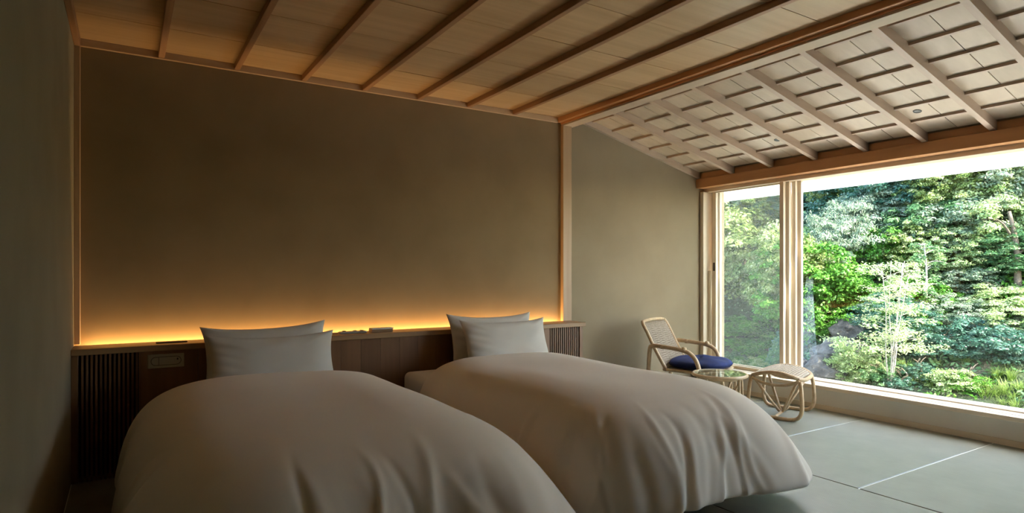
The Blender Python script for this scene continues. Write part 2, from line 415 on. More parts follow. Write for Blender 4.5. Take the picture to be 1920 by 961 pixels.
n = 0
for x0, cnt in ((-.222, 13), (3.110, 14)):
    for k in range(cnt):
        if x0 < 0 and k == 0: continue
        o = proto.copy(); COL.objects.link(o); o.parent = cab; o.location.x = x0+.0225*k
bx('plank', .0635, .0715, 4.33, 4.3515, 0, CT-.0365, M['cab_z'], cab)
px0 = .072
for wd in [.31, .17]+[.1465]*30:
    x1 = min(px0+wd, 3.098)
    bx('plank', px0+.0008, x1-.0008, 4.33+random.uniform(0, .0012), 4.3515, 0, CT-.0365, M['cab_z'], cab)
    px0 = x1
    if px0 >= 3.097: break
# control plate
cp = bx('control_plate', .108, .304, 4.324, 4.3296, .632, .716, M['plate'], cab, c=.0015, label='pale control plate')
m_ = MB(); ringp = []
def pill(xa, xb, z, r, n=12):
    P = [(xb+r*math.cos(a), z+r*math.sin(a)) for a in np.linspace(-math.pi/2, math.pi/2, n)]
    P += [(xa+r*math.cos(a), z+r*math.sin(a)) for a in np.linspace(math.pi/2, 3*math.pi/2, n)]
    return P
m_.prism(pill(.151, .262, .674, .0265), 4.3232, 4.3239).build('dark_outline', M['black'], cp)
MB().prism(pill(.151, .262, .674, .0235), 4.3222, 4.3231).build('button', M['plate'], cp)
bx('dark_outline', .1660, .1685, 4.3212, 4.3221, .651, .697, M['black'], cp)
bx('indicator', .264, .272, 4.3212, 4.3221, .677, .688, M['black'], cp)
# LED strip in the gap behind the counter
led = empty('led_strip', (0, 0, 0), label='warm glowing light strip hidden in the gap behind the headboard counter', cat='light')
bx('channel', XL+.04, 3.39, 4.555, 4.595, .690, .698, M['metal'], led)
m, nt_, b = newmat('warm_led'); b.inputs['Base Color'].default_value = (1, .8, .5, 1)
b.inputs['Emission Color'].default_value = (1, .60, .225, 1); b.inputs['Emission Strength'].default_value = LED_POWER
MB().add([(XL+.045, 4.558, .718), (3.385, 4.558, .718), (3.385, 4.575, .702), (XL+.045, 4.575, .702)], [(0, 1, 2, 3)]).build('diffuser', m, led)
# things on the counter
tag(bx('tray', .155, .33, 4.42, 4.48, CT+.0005, CT+.007, M['black'], c=.002), 'thin black flat tray on the left part of the headboard counter', 'tray')
rc = empty('remote_control', (0, 0, 0), label='flat pale remote handset with dark buttons on the counter between the beds', cat='remote')
bx('body', 1.30, 1.50, 4.40, 4.455, CT+.0005, CT+.014, M['grey_dev'], rc, c=.004)
for q in (1.325, 1.405, 1.455): bx('button', q, q+.022, 4.415, 4.44, CT+.0142, CT+.020, M['black'], rc, c=.001)
nb = empty('box', (0, 0, 0), label='small lidded wooden box with a pale top on the counter between the beds', cat='box')
bx('body', 1.535, 1.70, 4.40, 4.47, CT+.0005, CT+.020, M['cab_x'], nb, c=.002)
bx('lid', 1.538, 1.705, 4.398, 4.472, CT+.0205, CT+.028, M['paper'], nb, c=.002)
tag(bx('coaster', 1.245, 1.29, 4.42, 4.46, CT+.0005, CT+.006, M['cab_x'], c=.001), 'tiny brown wooden coaster left of the pale remote on the counter', 'coaster')

# ================================================================== BEDS
def mattress_mesh(x0, x1, y0, y1, z0, z1, r=.06):
    bm = bmesh.new(); bmesh.ops.create_cube(bm, size=1)
    for v in bm.verts: v.co = Vector(((x0+x1)/2+v.co.x*(x1-x0), (y0+y1)/2+v.co.y*(y1-y0), (z0+z1)/2+v.co.z*(z1-z0)))
    bmesh.ops.bevel(bm, geom=list(bm.edges), offset=r, segments=5, affect='EDGES', profile=.5)
    me = bpy.data.meshes.new('mattress'); bm.to_mesh(me); bm.free()
    me.polygons.foreach_set('use_smooth', [True]*len(me.polygons)); return me
def vnoise(x, y, seed):
    """smooth sum-of-sines noise in about -1..1"""
    r = np.random.default_rng(seed); out = np.zeros_like(x)
    for k in range(7):
        a = r.uniform(0, 2*math.pi); f = r.uniform(.6, 1.6)
        out += np.sin((x*math.cos(a)+y*math.sin(a))*f*2*math.pi+r.uniform(0, 6.28))
    return out/4
PROF = np.array([(0, .618), (.10, .615), (.20, .606), (.29, .590), (.37, .562), (.435, .520), (.485, .462), (.52, .395), (.545, .32), (.562, .24), (.575, .165), (.572, .128), (.54, .118), (.49, .128)])
_q = np.r_[0, np.cumsum(np.hypot(*np.diff(PROF, axis=0).T))]; _t = np.linspace(0, _q[-1], 160)
_P = np.stack([np.interp(_t, _q, PROF[:, 0]), np.interp(_t, _q, PROF[:, 1])], -1)
_P = np.vstack([[(-_P[k, 0], _P[k, 1]) for k in range(24, 0, -1)], _P, [_P[-1]]*24])
_w = np.exp(-np.linspace(-2, 2, 25)**2); _w /= _w.sum()
_P = np.stack([np.convolve(_P[:, k], _w, 'same') for k in (0, 1)], -1)[24:-24]; _P[0, 0] = 0
PROF = _P
def duvet(name, cx, seed, label, hx=.22, yh=3.97, yfoot=2.52, foot_scale=1.0, fl=(.33, .33), side=(1, 1)):
    d_ = np.r_[0, np.cumsum(np.hypot(*np.diff(PROF, axis=0).T))]; Dm = d_[-1]
    nu, nv = 240, 250
    s = np.linspace(-(hx+Dm), hx+Dm, nu); t = np.linspace(0, (yh-yfoot)+Dm, nv)
    Sg, Tg = np.meshgrid(s, t)
    ou = np.maximum(np.abs(Sg)-hx, 0)*np.sign(Sg); ov = np.maximum(Tg-(yh-yfoot), 0)
    # square-to-round corner: the overhang distance is the larger of the two, softened
    p = 3.4
    d = (np.abs(ou)**p+ov**p)**(1/p); d = np.minimum(d, Dm)
    nrm = np.hypot(ou, ov)+1e-9
    ux, uy = ou/nrm, ov/nrm
    out = np.interp(d, d_, PROF[:, 0]); z = np.interp(d, d_, PROF[:, 1])
    corner = np.clip(2*np.abs(ux*uy), 0, 1)
    drop = np.clip((.60-z)/.46, 0, 1)
    flare = 1+(.06+np.where(Sg < 0, fl[0], fl[1])*drop)*corner**1.5+.03*drop*(ov > 0)
    sw_ = np.where(Sg < 0, side[0], side[1])
    X = np.sign(Sg)*np.minimum(np.abs(Sg), hx)+ux*out*flare*sw_
    Y = yh-np.minimum(Tg, yh-yfoot)-uy*out*foot_scale*flare
    r = np.random.default_rng(seed)
    # coordinate running along the hem: across the foot, then round the corner and up the side
    th = np.arctan2(np.abs(ou), ov+1e-9)
    per = np.where(ov > 0, np.sign(Sg)*(np.minimum(np.abs(Sg), hx)+th*.42), np.sign(Sg)*(hx+math.pi/2*.42+(yh-yfoot)-Tg))
    pl = np.zeros_like(z)
    for k in range(26):
        c0 = r.uniform(-1.05, 1.05); w_ = r.uniform(.014, .040); tilt = r.uniform(-.16, .16)
        s0 = r.uniform(.20, .50); q = (per-c0-tilt*(d-.45)-.03*np.sin(d*9+k))/w_
        pl += r.uniform(.35, 1)*np.exp(-q*q)*np.clip((d-s0)/.22, 0, 1)*(1 if k % 3 else -1)
    for k in range(10):
        c0 = r.choice((-1, 1))*r.uniform(1.0, 2.3); w_ = r.uniform(.05, .10); q = (per-c0)/w_
        pl += r.uniform(.3, .8)*np.exp(-q*q)*np.clip((d-.45)/.2, 0, 1)*(1 if k % 2 else -1)
    X += ux*.015*pl; Y -= uy*.015*pl
    wob = np.sin(per*9+seed)*.010+np.sin(per*17+2*seed)*.005
    X += ux*wob*drop; Y -= uy*wob*drop
    footness = np.clip(ov/.18, 0, 1); par = per
    # soft lumps of the filling
    top = 1-np.clip(d/.45, 0, 1)*.6
    z += (vnoise(Sg*.7, Tg*.7, seed+11)*.012+vnoise(Sg*1.6, Tg*1.3, seed+12)*.004)*top*(1-drop)
    # rounded head edge lying on the mattress
    hr = .16; e = np.clip(1-Tg/hr, 0, 1)
    z = z-(1-np.sqrt(1-e*e*.999))*.100*(1-drop)
    Y += -.05*np.clip(np.abs(Sg)/.7, 0, 1.4)**3*np.clip(1-Tg/.8, 0, 1)
    # slight wave of the hem
    hem = np.clip((d-(Dm-.25))/.2, 0, 1)
    z += hem*vnoise(par*.6, par*0+seed, seed+21)*.016+hem*footness*0.0
    V = np.stack([X+cx, Y, z], -1).reshape(-1, 3)
    i = np.arange(nv-1)[:, None]*nu+np.arange(nu-1)[None]
    Fc = np.stack([i, i+nu, i+nu+1, i+1], -1).reshape(-1, 4)
    me = mesh_np(name, V, Fc, True)
    o = link(name, me, M['linen'], **dict(label=label, cat='duvet'))
    so = o.modifiers.new('thickness', 'SOLIDIFY'); so.thickness = .016; so.offset = -1
    return o

def pillow(name, cx, yb, lean, w_, h_, th, seed, label, z0=.488, roll=0, yaw=0):
    nu, nv = 60, 44
    u = np.linspace(-1, 1, nu); v = np.linspace(-1, 1, nv); U, Vv = np.meshgrid(u, v)
    body = (np.clip(1-np.abs(U)**3.0, 0, 1)*np.clip(1-np.abs(Vv)**2.6, 0, 1))**.55
    ear = (np.abs(U)*np.abs(Vv))**4
    X = U*w_/2*(1-.045*(1-Vv**2)*0-.05*(1-np.abs(Vv)**2)*np.abs(U)**3)*(1+.03*ear)
    Z = Vv*h_/2*(1-.13*(1-np.abs(U)**2.2)*np.abs(Vv)**3)*(1+.05*ear)
    wr = vnoise(U*1.3, Vv*1.3, seed)*.006+np.exp(-((np.abs(U)-np.abs(Vv)*.9-.05)/.10)**2)*(np.abs(U)*np.abs(Vv))*.012
    wr += .006*np.sin(9*(U*1.2+Vv*2.2)+seed)*np.exp(-((U+.85)/.25)**2)
    n = nu*nv
    P1 = np.stack([X, -th/2*body-wr*np.sqrt(body), Z], -1).reshape(-1, 3)
    P2 = np.stack([X, th/2*body+.0015, Z], -1).reshape(-1, 3)
    V = np.vstack([P1, P2])
    i = (np.arange(nv-1)[:, None]*nu+np.arange(nu-1)[None])
    A = np.stack([i, i+1, i+nu+1, i+nu], -1).reshape(-1, 4); B = A[:, ::-1]+n
    rim = list(range(nu))+[k*nu+nu-1 for k in range(1, nv)]+[(nv-1)*nu+k for k in range(nu-2, -1, -1)]+[k*nu for k in range(nv-2, 0, -1)]
    R = np.array([(rim[k], rim[k]+n, rim[(k+1) % len(rim)]+n, rim[(k+1) % len(rim)]) for k in range(len(rim))])
    me = mesh_np(name, V, np.vstack([A, B, R]), True)
    o = link(name, me, M['pillow'], label=label, cat='pillow')
    o.rotation_euler = (-lean, roll, yaw)
    o.location = (cx, yb+math.sin(lean)*h_/2, z0+math.cos(lean)*h_/2)
    return o

for k, (cx, lab) in enumerate(((.75, 'left single bed, low, with white mattress under a white duvet'), (2.33, 'right single bed nearer the window, white mattress corner showing at its head'))):
    t = empty('bed', (cx, 3.3, 0), label=lab, cat='bed', group='twin beds'); t.location = (cx, 0, 0)
    bx('bed_base', -.50, .50, 2.45, 4.20, .0, .14, M['dark_wood'], t, c=.01)
    bx('box_spring', -.585, .585, 2.32, 4.27, .1405, .295, M['dark_wood'], t, c=.02)
    link('mattress', mattress_mesh(-.60, .60, 2.30, 4.285, .296, .485, .045), M['linen'], t)
duvet('duvet', .75, 3, 'puffy white duvet draped over the left bed, closest to the camera', fl=(.12, .36))
duvet('duvet', 2.33, 8, 'puffy white duvet draped over the right bed, its hem near the tatami', fl=(-.05, .33), side=(.83, 1))
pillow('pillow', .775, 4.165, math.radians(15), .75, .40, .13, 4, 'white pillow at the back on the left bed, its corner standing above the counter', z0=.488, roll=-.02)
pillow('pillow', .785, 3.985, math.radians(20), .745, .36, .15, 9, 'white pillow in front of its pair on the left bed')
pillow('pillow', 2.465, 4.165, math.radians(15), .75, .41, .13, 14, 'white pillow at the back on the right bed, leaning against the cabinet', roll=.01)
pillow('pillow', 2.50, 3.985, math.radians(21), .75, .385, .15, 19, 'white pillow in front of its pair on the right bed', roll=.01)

# ================================================================== RATTAN FURNITURE
def frame_pts(o, W_, F_, pts):
    """local (w, f, z) -> world-aligned child coordinates"""
    return [o+W_*p[0]+F_*p[1]+Vector((0, 0, p[2])) for p in pts]
ang = math.atan2(.36, .93)
FW = Vector((math.cos(ang), math.sin(ang), 0)); FF = Vector((math.sin(ang), -math.cos(ang), 0))

chair = empty('rattan_armchair', (4.356, 4.20, 0), label='low rattan armchair with woven back in the corner by the window', cat='chair')
Z0 = Vector((0, 0, 0))
def T(pts, r, name, parent, mat=None, seg=9, smooth=6, **k):
    return MB().tube(frame_pts(Z0, FW, FF, pts), r, seg, smooth).build(name, mat or M['rattan'], parent, smooth=True, **k)
HW = .275
def bk(w_, h):   # back surface point, h 0..1
    return (w_, .115-.195*h-.02*math.sin(h*math.pi)*1.0+(-.035*h**4), .345+.405*h)
for s_ in (-1, 1):
    T([(s_*HW, -.10, .012), (s_*HW, -.055, .25), (s_*HW, -.035, .50), (s_*(HW+.01), -.005, .543), (s_*(HW+.018), .05, .548), (s_*(HW+.02), .18, .538), (s_*(HW+.02), .30, .522),
       (s_*(HW+.018), .365, .492), (s_*(HW+.01), .405, .44), (s_*HW, .425, .375), (s_*HW, .44, .30), (s_*HW, .47, .012)], .0195, 'arm_and_leg', chair)
    T([bk(s_*(HW-.012), h) for h in (-.05, .2, .4, .6, .8, .95)]+[bk(s_*(HW-.035), 1.02)], .0165, 'back_post', chair)
    T([(s_*(HW-.01), .10, .335), (s_*(HW-.01), .35, .332), (s_*(HW-.015), .50, .335), (s_*(HW-.05), .56, .335)], .014, 'seat_rail', chair)
    T([(s_*(HW), -.06, .10), (s_*(HW), .20, .09), (s_*(HW), .46, .10)], .010, 'stretcher', chair)
T([bk(-(HW-.035), 1.02), (-.15, -.125, .766), (0, -.13, .770), (.15, -.125, .766), bk(HW-.035, 1.02)], .0135, 'top_rail', chair)
T([(-(HW-.05), .56, .335), (0, .585, .335), ((HW-.05), .56, .335)], .0145, 'front_rail', chair)
T([(-(HW-.01), .10, .335), (HW-.01, .10, .335)], .013, 'rear_rail', chair, smooth=0)
T([(-HW, .455, .10), (HW, .455, .10)], .010, 'stretcher', chair, smooth=0)
wb_ = MB()
for i in range(31):
    x = -HW+.03+i*(2*HW-.06)/30
    wb_.tube(frame_pts(Z0, FW, FF, [bk(x, h) for h in (0, .25, .5, .75, 1.0)]), .0036, 5, 3)
for i in range(44):
    h = .02+i*.96/43; xs = (-HW+.02, -.13, 0, .13, HW-.02)
    wb_.tube(frame_pts(Z0, FW, FF, [(x, bk(x, h)[1]+(.003 if (i+j) % 2 else -.003), bk(x, h)[2]) for j, x in enumerate(xs)]), .0026, 4, 3)
wb_.build('back_weave', M['weave'], chair, smooth=True, kind='stuff')
ws = MB()
for i in range(36):
    f_ = .11+i*.455/35; hwf = HW-.015 if f_ < .5 else HW-.015-(f_-.5)*.7
    ws.tube(frame_pts(Z0, FW, FF, [(-hwf, f_, .335), (hwf, f_, .335)]), .0042, 4, 0)
for i in range(26):
    x = -HW+.03+i*(2*HW-.06)/25
    ws.tube(frame_pts(Z0, FW, FF, [(x, .10, .341), (x, .565, .341)]), .0030, 4, 0)
ws.build('seat_weave', M['weave'], chair, smooth=True, kind='stuff')
for s_ in (-1, 1):
    for f_ in (.085, .285):
        MB().tube(frame_pts(Z0, FW, FF, [(s_*(HW+.019), f_, .5455-.04*(f_-.05)), (s_*(HW+.0195), f_+.03, .544-.05*(f_-.05))]), .0215, 9, 0).build('cane_binding', M['rattan'], chair, smooth=True)

# seat cushion: pillow-like disc with a tied dent
def cushion():
    nu, nv = 72, 20; V = []; Fc = []
    for sgn in (1, -1):
        for j in range(nv+1):
            r = j/nv
            for i in range(nu):
                a = 2*math.pi*i/nu
                se = (abs(math.cos(a))**3.2+abs(math.sin(a))**3.2)**(-1/3.2)
                x = .262*se*r*math.cos(a); y = .262*se*r*math.sin(a)
                prof = (1-r**3.5)**.5 if r < 1 else 0
                z = sgn*.050*prof
                if sgn > 0:
                    z -= .016*math.exp(-(r/.16)**2)
                    z += .006*math.sin(3*a+1)*r*(1-r)*4+.005*math.sin(5*a+r*5)*(1-r)*r*4
                V.append(tuple(FW*x+FF*(y+.345)+Vector((0, 0, .384+z*(1.15 if sgn > 0 else .85)))))
    o = (nv+1)*nu
    for b_ in (0, o):
        for j in range(nv):
            for i in range(nu):
                q = (b_+j*nu+i, b_+j*nu+(i+1) % nu, b_+(j+1)*nu+(i+1) % nu, b_+(j+1)*nu+i)
                Fc.append(q[::-1] if b_ == 0 else q)
    for i in range(nu): Fc.append((nv*nu+i, o+nv*nu+i, o+nv*nu+(i+1) % nu, nv*nu+(i+1) % nu))
    return MB().add(V, Fc)
cu = cushion().build('seat_cushion', M['cushion'], smooth=True, label='dark blue cushion lying on the seat of the rattan armchair', cat='cushion')
cu.location = (4.356, 4.20, 0)

# round table
tb = empty('rattan_table', (4.10, 3.355, 0), label='small round rattan table with a glass top in front of the blue cushion', cat='table')
TR, TZ = .208, .40
rim = MB(); P_ = [(TR*math.cos(a), TR*math.sin(a), TZ-.014) for a in np.linspace(0, 2*math.pi, 49)]
rim.tube(P_, .0135, 9, 0, caps=False).build('rim', M['rattan'], tb, smooth=True)
rim = MB(); P_ = [((TR-.030)*math.cos(a), (TR-.030)*math.sin(a), TZ-.035) for a in np.linspace(0, 2*math.pi, 49)]
rim.tube(P_, .008, 7, 0, caps=False).build('inner_ring', M['rattan'], tb, smooth=True)
MB().lathe([(0, TZ-.010), (TR-.008, TZ-.010), (TR-.006, TZ-.007), (TR-.008, TZ-.002), (0, TZ-.002)], seg=48).build('glass_top', M['table_glass'], tb)
for k in range(4):
    a = ang+math.pi/4+.5+k*math.pi/2
    q = lambda r_, da, z: (r_*math.cos(a+da), r_*math.sin(a+da), z)
    MB().tube([q(TR-.005, -.10, .010), q(TR-.012, -.10, .2), q(TR-.016, -.09, TZ-.05), q(TR-.016, 0, TZ-.024), q(TR-.016, .09, TZ-.05), q(TR-.012, .10, .2), q(TR-.005, .10, .010)], .0095, 8, 5).build('leg', M['rattan'], tb, smooth=True)
    MB().tube([q(TR-.02, 0, TZ-.04), q(.10, 0, .22), q(.0, 0, .12)], .0075, 7, 5).build('brace', M['rattan'], tb, smooth=True)
rim = MB(); P_ = [((TR-.016)*math.cos(a), (TR-.016)*math.sin(a), .10) for a in np.linspace(0, 2*math.pi, 41)]
rim.tube(P_, .007, 7, 0, caps=False).build('lower_ring', M['rattan'], tb, smooth=True)

# stool (ottoman)
so_ = empty('rattan_stool', (4.777, 3.255, 0), label='rattan footstool with arched woven top standing below the window post', cat='stool')
SW, SF = .232, .198
def topz(f_): return .388-.052*(abs(f_)/SF)**2.0
for s_ in (-1, 1):
    w_ = s_*SW
    T([(w_*.93, -SF+.005, topz(SF)-.01), (w_, -SF-.006, .25), (w_*1.03, -SF-.012, .10), (w_*1.03, -SF+.015, .035), (w_*1.03, -SF+.07, .014), (w_*1.03, 0, .014), (w_*1.03, SF-.07, .014),
       (w_*1.03, SF-.015, .035), (w_*1.03, SF+.012, .10), (w_, SF+.006, .25), (w_*.93, SF-.005, topz(SF)-.01)], .0160, 'leg_loop', so_)
    T([(w_*.96, -SF+.01, .330), (w_*.98, -SF*.5, .292), (w_*.98, 0, .282), (w_*.98, SF*.5, .292), (w_*.96, SF-.01, .330)], .0125, 'side_bow', so_)
    for g in (-1, 1):
        T([(w_*.93, g*(SF-.03), .325), (w_*.50, g*(SF*.44), .165), (w_*.10, g*.015, .030)], .0120, 'brace', so_, smooth=0)
T([(-SW*1.03, 0, .018), (0, 0, .018), (SW*1.03, 0, .018)], .011, 'cross_bar', so_)
# rim of the seat: rounded rectangle following the arch
rp = []
for k in range(64):
    a = 2*math.pi*k/64
    se = (abs(math.cos(a))**4.2+abs(math.sin(a))**4.2)**(-1/4.2)
    x, y = (SW+.008)*se*math.cos(a), (SF+.012)*se*math.sin(a)
    rp.append((x, y, topz(min(abs(y), SF+.012))))
rp.append(rp[0])
MB().tube(frame_pts(Z0, FW, FF, rp), .0170, 9, 0, caps=False).build('seat_rim', M['rattan'], so_, smooth=True)
wv = MB()
for i in range(27):
    x = -SW+.012+i*(2*SW-.024)/26
    wv.tube(frame_pts(Z0, FW, FF, [(x, f_, topz(f_)+.006) for f_ in np.linspace(-SF+.004, SF-.004, 9)]), .0042, 4, 0)
for i in range(22):
    f_ = -SF+.012+i*(2*SF-.024)/21
    wv.tube(frame_pts(Z0, FW, FF, [(x, f_, topz(f_)+.010+(.003 if (i+j) % 2 else -.003)) for j, x in enumerate(np.linspace(-SW+.004, SW-.004, 18))]), .0040, 4, 0)
wv.build('seat_weave', M['weave'], so_, smooth=True, kind='stuff')

# ================================================================== OUTSIDE
M['leaf_yellow'] = leafmat('leaf_yellow_green', [(.08, .16, .025), (.36, .46, .13), (.78, .84, .46)])
M['leaf_silver'] = leafmat('leaf_silver_green', [(.12, .22, .12), (.32, .42, .27), (.62, .68, .52)])
M['leaf_blue'] = leafmat('leaf_blue_green', [(.03, .10, .06), (.07, .21, .13), (.26, .42, .32)], rough=.35, spec=.6)
M['leaf_vivid'] = leafmat('leaf_vivid_green', [(.05, .16, .015), (.11, .34, .03), (.26, .52, .08)])
M['leaf_light'] = leafmat('leaf_light_green', [(.26, .40, .12), (.48, .62, .26), (.72, .80, .48)])
M['leaf_mid'] = leafmat('leaf_mid_green', [(.06, .17, .06), (.14, .31, .11), (.36, .50, .24)])
M['grass'] = leafmat('grass_blade', [(.12, .22, .03), (.24, .38, .07), (.46, .55, .20)], trans=.4)
M['bark'] = noisy('grey_bark', (.24, .22, .18), (.40, .37, .32), 30, .9, .5, 60, .01)
M['bark_dark'] = noisy('brown_bark', (.10, .075, .05), (.17, .13, .09), 30, .9, .5, 60, .01)
M['rock'] = noisy('grey_rock', (.045, .042, .038), (.12, .115, .105), 4, .9, .8, 12, .05)

def leaves(C, Nrm, size, aspect, rng, tone, droop=.0):
    """diamond leaves (2 triangles) centred on C, facing Nrm, as (V,F,tone)"""
    n = len(C)
    d = rng.normal(size=(n, 3)); d -= (d*Nrm).sum(1, keepdims=True)*Nrm; d[:, 2] -= droop
    d /= np.linalg.norm(d, axis=1, keepdims=True)+1e-9
    e = np.cross(Nrm, d); e /= np.linalg.norm(e, axis=1, keepdims=True)+1e-9
    L = size*rng.uniform(.65, 1.25, (n, 1)); Wd = L*aspect
    V = np.stack([C-d*L*.5, C+e*Wd*.5+Nrm*L*.06, C+d*L*.5, C-e*Wd*.5+Nrm*L*.06], 1).reshape(-1, 3)
    Fc = np.arange(4*n).reshape(-1, 4)
    return V, Fc, np.repeat(tone, 4)
def foliage_mesh(name, V, Fc, tone):
    me = mesh_np(name, V, Fc)
    a = me.attributes.new('tone', 'FLOAT', 'POINT'); a.data.foreach_set('value', np.asarray(tone, np.float32)[:len(me.vertices)])
    return me
def crown(seed, blobs=70, per=170, size=.075, aspect=.45, flat=1.0, shape=(1, 1, .9), br=.26, droop=0, upbias=.5, hollow=.55):
    """unit crown: leafy blobs spread over an ellipsoid"""
    r = np.random.default_rng(seed)
    u = r.normal(size=(blobs, 3)); u /= np.linalg.norm(u, axis=1, keepdims=True)
    rad = r.uniform(hollow, 1.0, (blobs, 1)); B = u*rad*np.array(shape)*(1-br*.6)
    bs = br*r.uniform(.65, 1.3, blobs)
    idx = np.repeat(np.arange(blobs), per); n = len(idx)
    q = r.normal(size=(n, 3)); q /= np.linalg.norm(q, axis=1, keepdims=True); q[:, 2] = np.where(q[:, 2] < -.2, -q[:, 2]*.5, q[:, 2])
    C = B[idx]+q*np.array([1, 1, .9*flat])*bs[idx, None]*r.uniform(.55, 1.05, (n, 1))
    N = q+np.array([0, 0, upbias])+r.normal(size=(n, 3))*.45; N /= np.linalg.norm(N, axis=1, keepdims=True)
    bt = r.uniform(-.30, .30, blobs)
    tone = np.clip(.45+bt[idx]+r.normal(size=n)*.2, 0, 1)
    V, Fc, t = leaves(C, N, size, aspect, r, tone, droop)
    return foliage_mesh('foliage', V, Fc, t)
CR = {
 'broad': crown(1, 130, 180, .066, .50, 1, (1, 1, .9), .20, hollow=.4),
 'broad2': crown(2, 240, 95, .060, .55, 1, (1, 1, 1.0), .14, hollow=.4),
 'narrow': crown(3, 200, 110, .075, .27, 1, (1, 1, .95), .16, .5, hollow=.35),
 'fine': crown(4, 300, 90, .042, .5, 1, (1, 1, .85), .12, hollow=.4),
 'shrub': crown(5, 120, 80, .095, .42, 1, (1, 1, .75), .20, hollow=.3),
 'blob': crown(6, 170, 90, .075, .48, 1, (1, 1, .8), .17, hollow=.35),
}
def trunk_mesh(seed, H, r0, branches=5, spread=.8, lean=(0, 0)):
    r = random.Random(seed); mb = MB()
    top = Vector((lean[0], lean[1], H))
    mb.tube([(0, 0, -.3), (lean[0]*.2+r.uniform(-.05, .05), lean[1]*.2, H*.35), (lean[0]*.6, lean[1]*.6+r.uniform(-.08, .08), H*.7), top], (r0, r0*.45), 7, 4)
    for k in range(branches):
        a = r.uniform(0, 6.28); h = r.uniform(.45, .9)*H
        b0 = Vector((lean[0]*h/H, lean[1]*h/H, h)); e = b0+Vector((math.cos(a)*spread, math.sin(a)*spread, spread*r.uniform(.3, .9)))
        mb.tube([b0, (b0+e)/2+Vector((0, 0, spread*.12)), e], (r0*.4, r0*.12), 5, 3)
    me = bpy.data.meshes.new('trunk'); me.from_pydata(mb.V, [], mb.F); me.polygons.foreach_set('use_smooth', [True]*len(me.polygons)); me.update()
    return me

# hillside across the gorge
def hx0(y):     # foot of the slope
    g = math.exp(-((y-9.9)/2.3)**2)
    return 8.6+4.3*g+.9*math.exp(-((y-14)/3)**2)
def hill(x, y):
    d = x-hx0(y); g = math.exp(-((y-9.9)/2.6)**2)
    z0 = -.75-.75*g-.35*min(max((y-6)/4, 0), 1)
    z = z0+d*(.74+.9*g)*(1 if y > 2 else max(1-(2-y)*.16, .12))+.14*math.sin(y*1.3)+.12*math.sin(x*1.9+y*.7)
    return max(z, z0-.05*max(-d, 0))
NX, NY = 90, 150
gx = np.linspace(6.2, 34, NX); gy = np.linspace(-26, 46, NY)
V = [(x+.15*math.sin(y*2.1+x), y, hill(x, y)+.12*math.sin(3.1*x+1.7*y)*math.sin(2.3*y)) for y in gy for x in gx]
ii = (np.arange(NY-1)[:, None]*NX+np.arange(NX-1)[None]).reshape(-1)
Fc = np.stack([ii, ii+1, ii+NX+1, ii+NX], -1)
m, nt_, b = newmat('hillside_earth'); N_ = nt_.nodes
tc = N_.new('ShaderNodeTexCoord'); n1 = N_.new('ShaderNodeTexNoise'); n1.inputs['Scale'].default_value = .9; n1.inputs['Detail'].default_value = 8; n1.inputs['Roughness'].default_value = .65
nt_.links.new(tc.outputs['Object'], n1.inputs[0])
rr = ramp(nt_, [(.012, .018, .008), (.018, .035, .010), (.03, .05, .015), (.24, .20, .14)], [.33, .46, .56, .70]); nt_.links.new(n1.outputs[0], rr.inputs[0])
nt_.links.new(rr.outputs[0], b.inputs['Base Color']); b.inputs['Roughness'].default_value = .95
n2 = N_.new('ShaderNodeTexNoise'); n2.inputs['Scale'].default_value = 9; n2.inputs['Detail'].default_value = 8; nt_.links.new(tc.outputs['Object'], n2.inputs[0])
bp = N_.new('ShaderNodeBump'); bp.inputs['Strength'].default_value = 1; bp.inputs['Distance'].default_value = .15
nt_.links.new(n2.outputs[0], bp.inputs['Height']); nt_.links.new(bp.outputs[0], b.inputs['Normal'])
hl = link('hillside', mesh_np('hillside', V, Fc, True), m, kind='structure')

def sight(px, py, up=0.0, X=7.8):
    """follow the line of sight through (px,py) until it is `up` above the hillside"""
    while X < 30:
        c = at(px, py, X=X)
        if c.z <= hill(c.x, c.y)+up: break
        X += .05
    return c
def tree(px, py, X, r, crn, mat, name, label, group=None, sz=1.0, trunk=True, cat='tree', rnd=0, bark='bark_dark'):
    c = sight(px, py, r*sz*(.45 if cat == 'shrub' else 1.15 if mat == 'leaf_yellow' else .62)); gz = hill(c.x, c.y)
    r = r*c.x/X                                      # keep the size it has in the view
    t = empty(name, (c.x, c.y, gz), label=label, cat=cat, group=group)
    f = link('foliage', leaf_variant(crn, mat), None, t, kind='stuff')
    f.location = (0, 0, c.z-gz); f.scale = (r, r, r*sz); f.rotation_euler = (0, 0, random.uniform(0, 6.28))
    H = max(c.z-gz, .3)
    link('trunk', trunk_mesh(int(px+py), H, max(.02, .035*r), 4, r*.35), M[bark], t)
    return t
_lv = {}
def leaf_variant(crn, mat):
    k = (crn, mat)
    if k not in _lv:
        me = CR[crn].copy(); me.materials.clear(); me.materials.append(M[mat]); _lv[k] = me
    return _lv[k]

